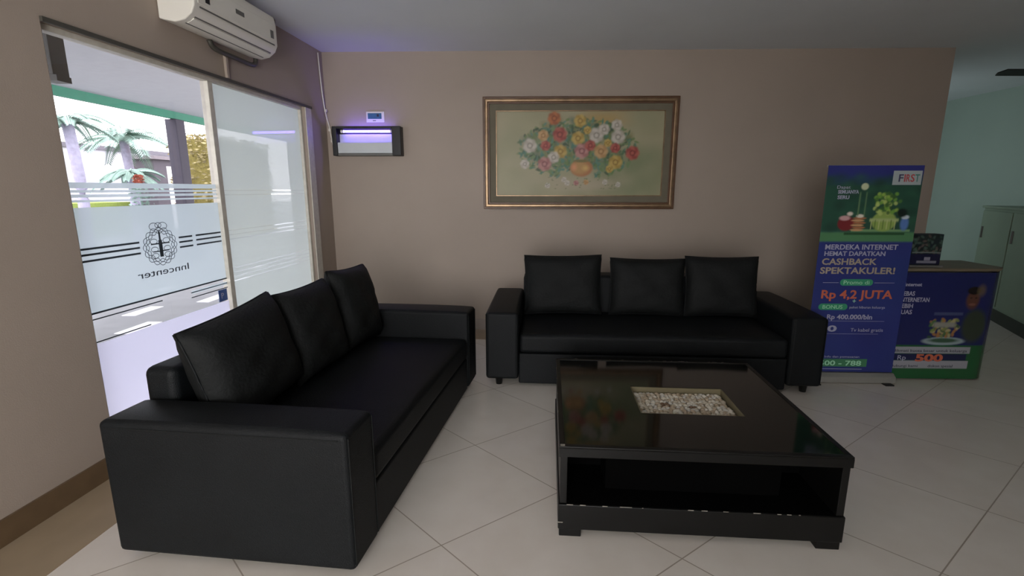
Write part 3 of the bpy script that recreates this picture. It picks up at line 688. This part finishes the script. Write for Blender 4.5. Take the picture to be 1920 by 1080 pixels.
def pill(x0, x1, z0, z1, m): 
    bm = bmesh.new(); r_ = (z1 - z0) / 2; pts = []
    for k in range(13): a_ = pi / 2 + pi * k / 12; pts.append((x0 + r_ + r_ * cos(a_), z0 + r_ + r_ * sin(a_)))
    for k in range(13): a_ = -pi / 2 + pi * k / 12; pts.append((x1 - r_ + r_ * cos(a_), z0 + r_ + r_ * sin(a_)))
    bm.faces.new([bm.verts.new((x, -.0048, z)) for x, z in pts]); return finish('printed_pill', bm, m, rb)
pill(.18, .41, .725, .772, M_pill); bt('Promo di', .04, M_lettg, .205, .735, .18)
def line(x0, x1, z, w=.003, m=M_lettw): 
    bm = bmesh.new(); bx(bm, x0, x1, -.0052, -.0048, z, z + w); finish('printed_rule', bm, m, rb)
line(.06, .17, .745); line(.42, .56, .745)
bt('Rp 4,2 JUTA', .085, M_letto, .06, .632, .50, b=.002)
bt('+', .05, M_lettg, .285, .595); pill(.05, .255, .545, .592, M_pill); bt('BONUS', .038, M_lettg, .08, .555, .14)
bt('paket hiburan keluarga', .026, M_lettw, .27, .558, .25); bt('Rp 400.000/bln', .048, M_lettw, .12, .478, .32, b=.001)
line(.10, .53, .462, .002); bt('10', .062, M_lettw, .09, .385, .11, b=.002); bt('Tv kabel gratis', .036, M_lettw, .30, .385, .23); line(.12, .50, .366, .002)
bt('Info dan pemesanan', .022, M_lettw, .14, .185, .25)
box('printed_panel', mat('green_panel', (70, 128, 92), .5, .3, .03), rb, .06, .45, -.005, -.0045, .115, .175); bt('1500 - 788', .052, M_lettg, .08, .125, .33, b=.001)
line(.08, .42, .095, .004)
box('logo_plate', mat('pale_plate', (168, 178, 180), .5, .3, .02), rb, .44, .63, -.006, -.0045, 1.43, 1.525)
M_ln, M_lr, M_lt = mat('logo_navy', (60, 60, 90), .5), mat('logo_red', (180, 70, 70), .5), mat('logo_teal', (70, 130, 120), .5)
for ch_, x_, w_, m_ in (('F', .478, .03, M_ln), ('I', .514, .008, M_lr), ('R', .528, .026, M_lr), ('S', .557, .026, M_lr), ('T', .586, .03, M_lt)):
    text('lettering', ch_, .07, m_, rb, x_, -.0065, 1.452, width=w_, bold=.001)
bt('Dapat', .03, M_lettw, .075, 1.405, .09); bt('SEMUANYA', .034, M_lettw, .085, 1.372, .14, b=.001); bt('SERU', .034, M_lettw, .085, 1.335, .08, b=.001)

# ---------------------------------------------------------------- promotion counter
pc = thing('promotion_counter', 'blue and green promotion counter with a brown top by the wall end', 'counter', (2.70, 3.54, 0), 0)
PWd, PHt, PDp = .69, .825, .42
def counter_curve(u):                                  # footprint of the printed wrap, u in 0..1
    flat = .64; arc = .22; side = PDp - .08; tot = flat + arc + side; s = u * tot
    if s < flat: return (s, 0)
    r_ = arc / (pi / 2)
    if s < flat + arc: a_ = (s - flat) / r_; return (flat + r_ * sin(a_), r_ - r_ * cos(a_))
    return (flat + r_, r_ + (s - flat - arc))
cv = Canvas(1.2, PHt - .02, 260, (30, 36, 92)); tot = .64 + .22 + PDp - .08
k_ = lambda x: x / tot
def crect(x0, x1, z0, z1, c, soft=.004): cv.rect(k_(x0), k_(x1), z0 / PHt, z1 / PHt, c, soft)
cv.r = tot / PHt
crect(-1, 2, -1, .27, (34, 92, 52)); crect(.0, .60, .08, .145, (160, 160, 168)); crect(.0, .58, .145, .20, (28, 34, 74)); crect(.0, .60, .20, .255, (160, 162, 170))
def cell(x, z, rx, rz, c, soft=.3, ang=0, op=1): cv.ell(k_(x), z / PHt, rx / tot, rz / PHt, c, soft, ang, op)
cell(.39, .30, .17, .035, (150, 168, 172), .2); cell(.39, .305, .13, .022, (60, 90, 70), .4)
for _ in range(60): cell(.38 + .10 * (rng.rand() * 2 - 1), .33 + .14 * rng.rand(), .022, .014, [(70, 110, 66), (130, 140, 80), (180, 170, 120), (54, 84, 60), (170, 120, 70)][rng.randint(5)], .5, rng.rand() * 3, .9)
crect(.29, .50, .50, .525, (70, 80, 120)); crect(.29, .47, .40, .455, (150, 150, 140), .02)
cell(.59, .42, .10, .15, (52, 62, 50), .3); cell(.55, .62, .055, .085, (96, 62, 50), .35); cell(.55, .69, .055, .035, (28, 22, 22), .3); cell(.55, .585, .03, .012, (130, 88, 76), .4)
cell(.535, .635, .010, .006, (40, 26, 24), .4); cell(.57, .635, .010, .006, (40, 26, 24), .4); cell(.60, .69, .04, .06, (120, 104, 70), .6, 0, .6)
me_c = cv.build('printed_wrap', vcol_mat('counter_print', .25, .6), pc, 0, 0, .01)
nx = cv.nx
for v in me_c.data.vertices:
    x, y = counter_curve((v.co.x) / 1.2); v.co.x = x; v.co.y = y
for p in me_c.data.polygons: p.use_smooth = True
bm = bmesh.new(); bx(bm, 0.0, .66, .01, PDp - .02, .01, PHt - .01); finish('inner_body', bm, M_greyp, pc)
bm = bmesh.new(); prof = [(x - .0, y) for x, y in [(-.02, -.015), (.68, -.015), (.775, .06), (.775, PDp - .01), (-.02, PDp - .01)]]
prism(bm, prof, PHt, PHt + .022, lambda u, v, w: (u, v, w)); finish('top_board', bm, mat('brown_board', (116, 106, 88), .5, .4, .08, 6), pc, bevel=.004)
def ctx(s, size, m, x, z, w=None, b=0): return text('lettering', s, size, m, pc, x, -.0012, z, width=w, bold=b)
ctx('Internet', .035, M_lettw, .05, .715, .12, .0008)
for i_, (s_, w_) in enumerate((('BEBAS', .10), ('INTERNETAN', .21), ('LEBIH', .10), ('PUAS', .10))): ctx(s_, .045, M_lettw, .03, .645 - i_ * .046, w_, .001)
ctx('Nikmati kuota besar untuk keluarga', .03, M_lettd, .035, .218, .54); ctx('Rp', .05, M_lettw, .08, .157, .06); ctx('500', .075, M_letto, .21, .147, .20, .003)
ctx('Hubungi kami', .028, M_lettd, .035, .10, .2); ctx('diskon spesial', .028, M_lettd, .31, .10, .18)
# card display on top
cd = thing('card_display', 'small dark printed card display standing on the promotion counter', 'display', (2.80, 3.62, PHt + .022), R(-4))
cv = Canvas(.22, .22, 70, (28, 38, 44))
for _ in range(90): cv.ell(rng.rand(), .35 + .6 * rng.rand(), .09, .05, [(52, 76, 66), (30, 44, 40), (76, 96, 86), (96, 84, 78), (22, 30, 28)][rng.randint(5)], .5, rng.rand() * 3, .8)
cv.rect(0, 1, 0, .36, (28, 28, 58), .02); cv.rect(.28, .9, .04, .13, (128, 128, 140), .01); cv.rect(.5, .7, .13, .25, (140, 138, 154), .01); cv.rect(.1, 1, .38, .42, (110, 120, 120), .01)
o = cv.build('printed_front', vcol_mat('card_print', .4), cd, 0, 0, .015)
box('box_body', mat('dark_card', (34, 36, 46), .5, .3, .1), cd, 0, .22, .001, .09, 0.0, .236, bevel=.002)
box('tray_lip', M_greyp, cd, .0, .225, -.035, .002, 0, .012)

# ---------------------------------------------------------------- far side of the lobby
cbd = thing('low_cupboard', 'pale green low cupboard at the far right beyond the promotion counter', 'cupboard', (5.40, 5.95, 0), R(-115))
M_cup = mat('pale_green_laminate', (136, 150, 132), .5, .3, .04, 3)
# local x runs towards the camera along the front, local y points away from the room
box('cupboard_body', M_cup, cbd, 0, 1.6, 0, .42, .10, 1.19, bevel=.004); box('plinth', mat('dark_plinth', (52, 54, 48), .5, .3, .1), cbd, 0, 1.6, .0 - .004, .42, 0, .13)
box('worktop', M_cup, cbd, -.02, 1.62, -.02, .42, 1.19, 1.215, bevel=.003)
for k in range(2): 
    d_ = box('door_panel', M_cup, cbd, .03 + .78 * k, .78 + .78 * k, -.018, 0, .16, 1.16, bevel=.003)
    box('handle', M_greyp, d_, .10 + .78 * k, .115 + .78 * k, -.035, -.018, .85, .98, bevel=.002)
cf = thing('ceiling_fan', 'dark ceiling fan whose blade enters the frame at upper right', 'fan', (4.52, 4.28, 0))
bm = bmesh.new(); cyl(bm, (0, 0, CZ), (0, 0, CZ - .04), .06, n=20); cyl(bm, (0, 0, CZ - .04), (0, 0, 2.34), .013, n=10); finish('downrod', bm, M_dark, cf)
bm = bmesh.new(); cyl(bm, (0, 0, 2.35), (0, 0, 2.28), .11, .10, 24); cyl(bm, (0, 0, 2.28), (0, 0, 2.25), .10, .05, 24); finish('motor', bm, M_dark, cf, bevel=.004)
for k in range(3):
    bm = bmesh.new(); a_ = R(184) + 2 * pi * k / 3; Mx = Matrix.Rotation(a_, 4, 'Z') @ Matrix.Rotation(R(10), 4, 'X')
    vs = [bm.verts.new((Mx @ Vector((x, y, z)))) + Vector() if False else bm.verts.new(Mx @ Vector((x, y, z)) + Vector((0, 0, 2.31))) for z in (-.004, .004) for x, y in ((.1, -.03), (.3, -.06), (.74, -.065), (.77, -.02), (.76, .05), (.3, .06), (.1, .03))]
    n_ = 7; bm.faces.new(vs[:n_][::-1]); bm.faces.new(vs[n_:])
    for i in range(n_): bm.faces.new((vs[i], vs[(i + 1) % n_], vs[n_ + (i + 1) % n_], vs[n_ + i]))
    finish('blade', bm, M_dark, cf)
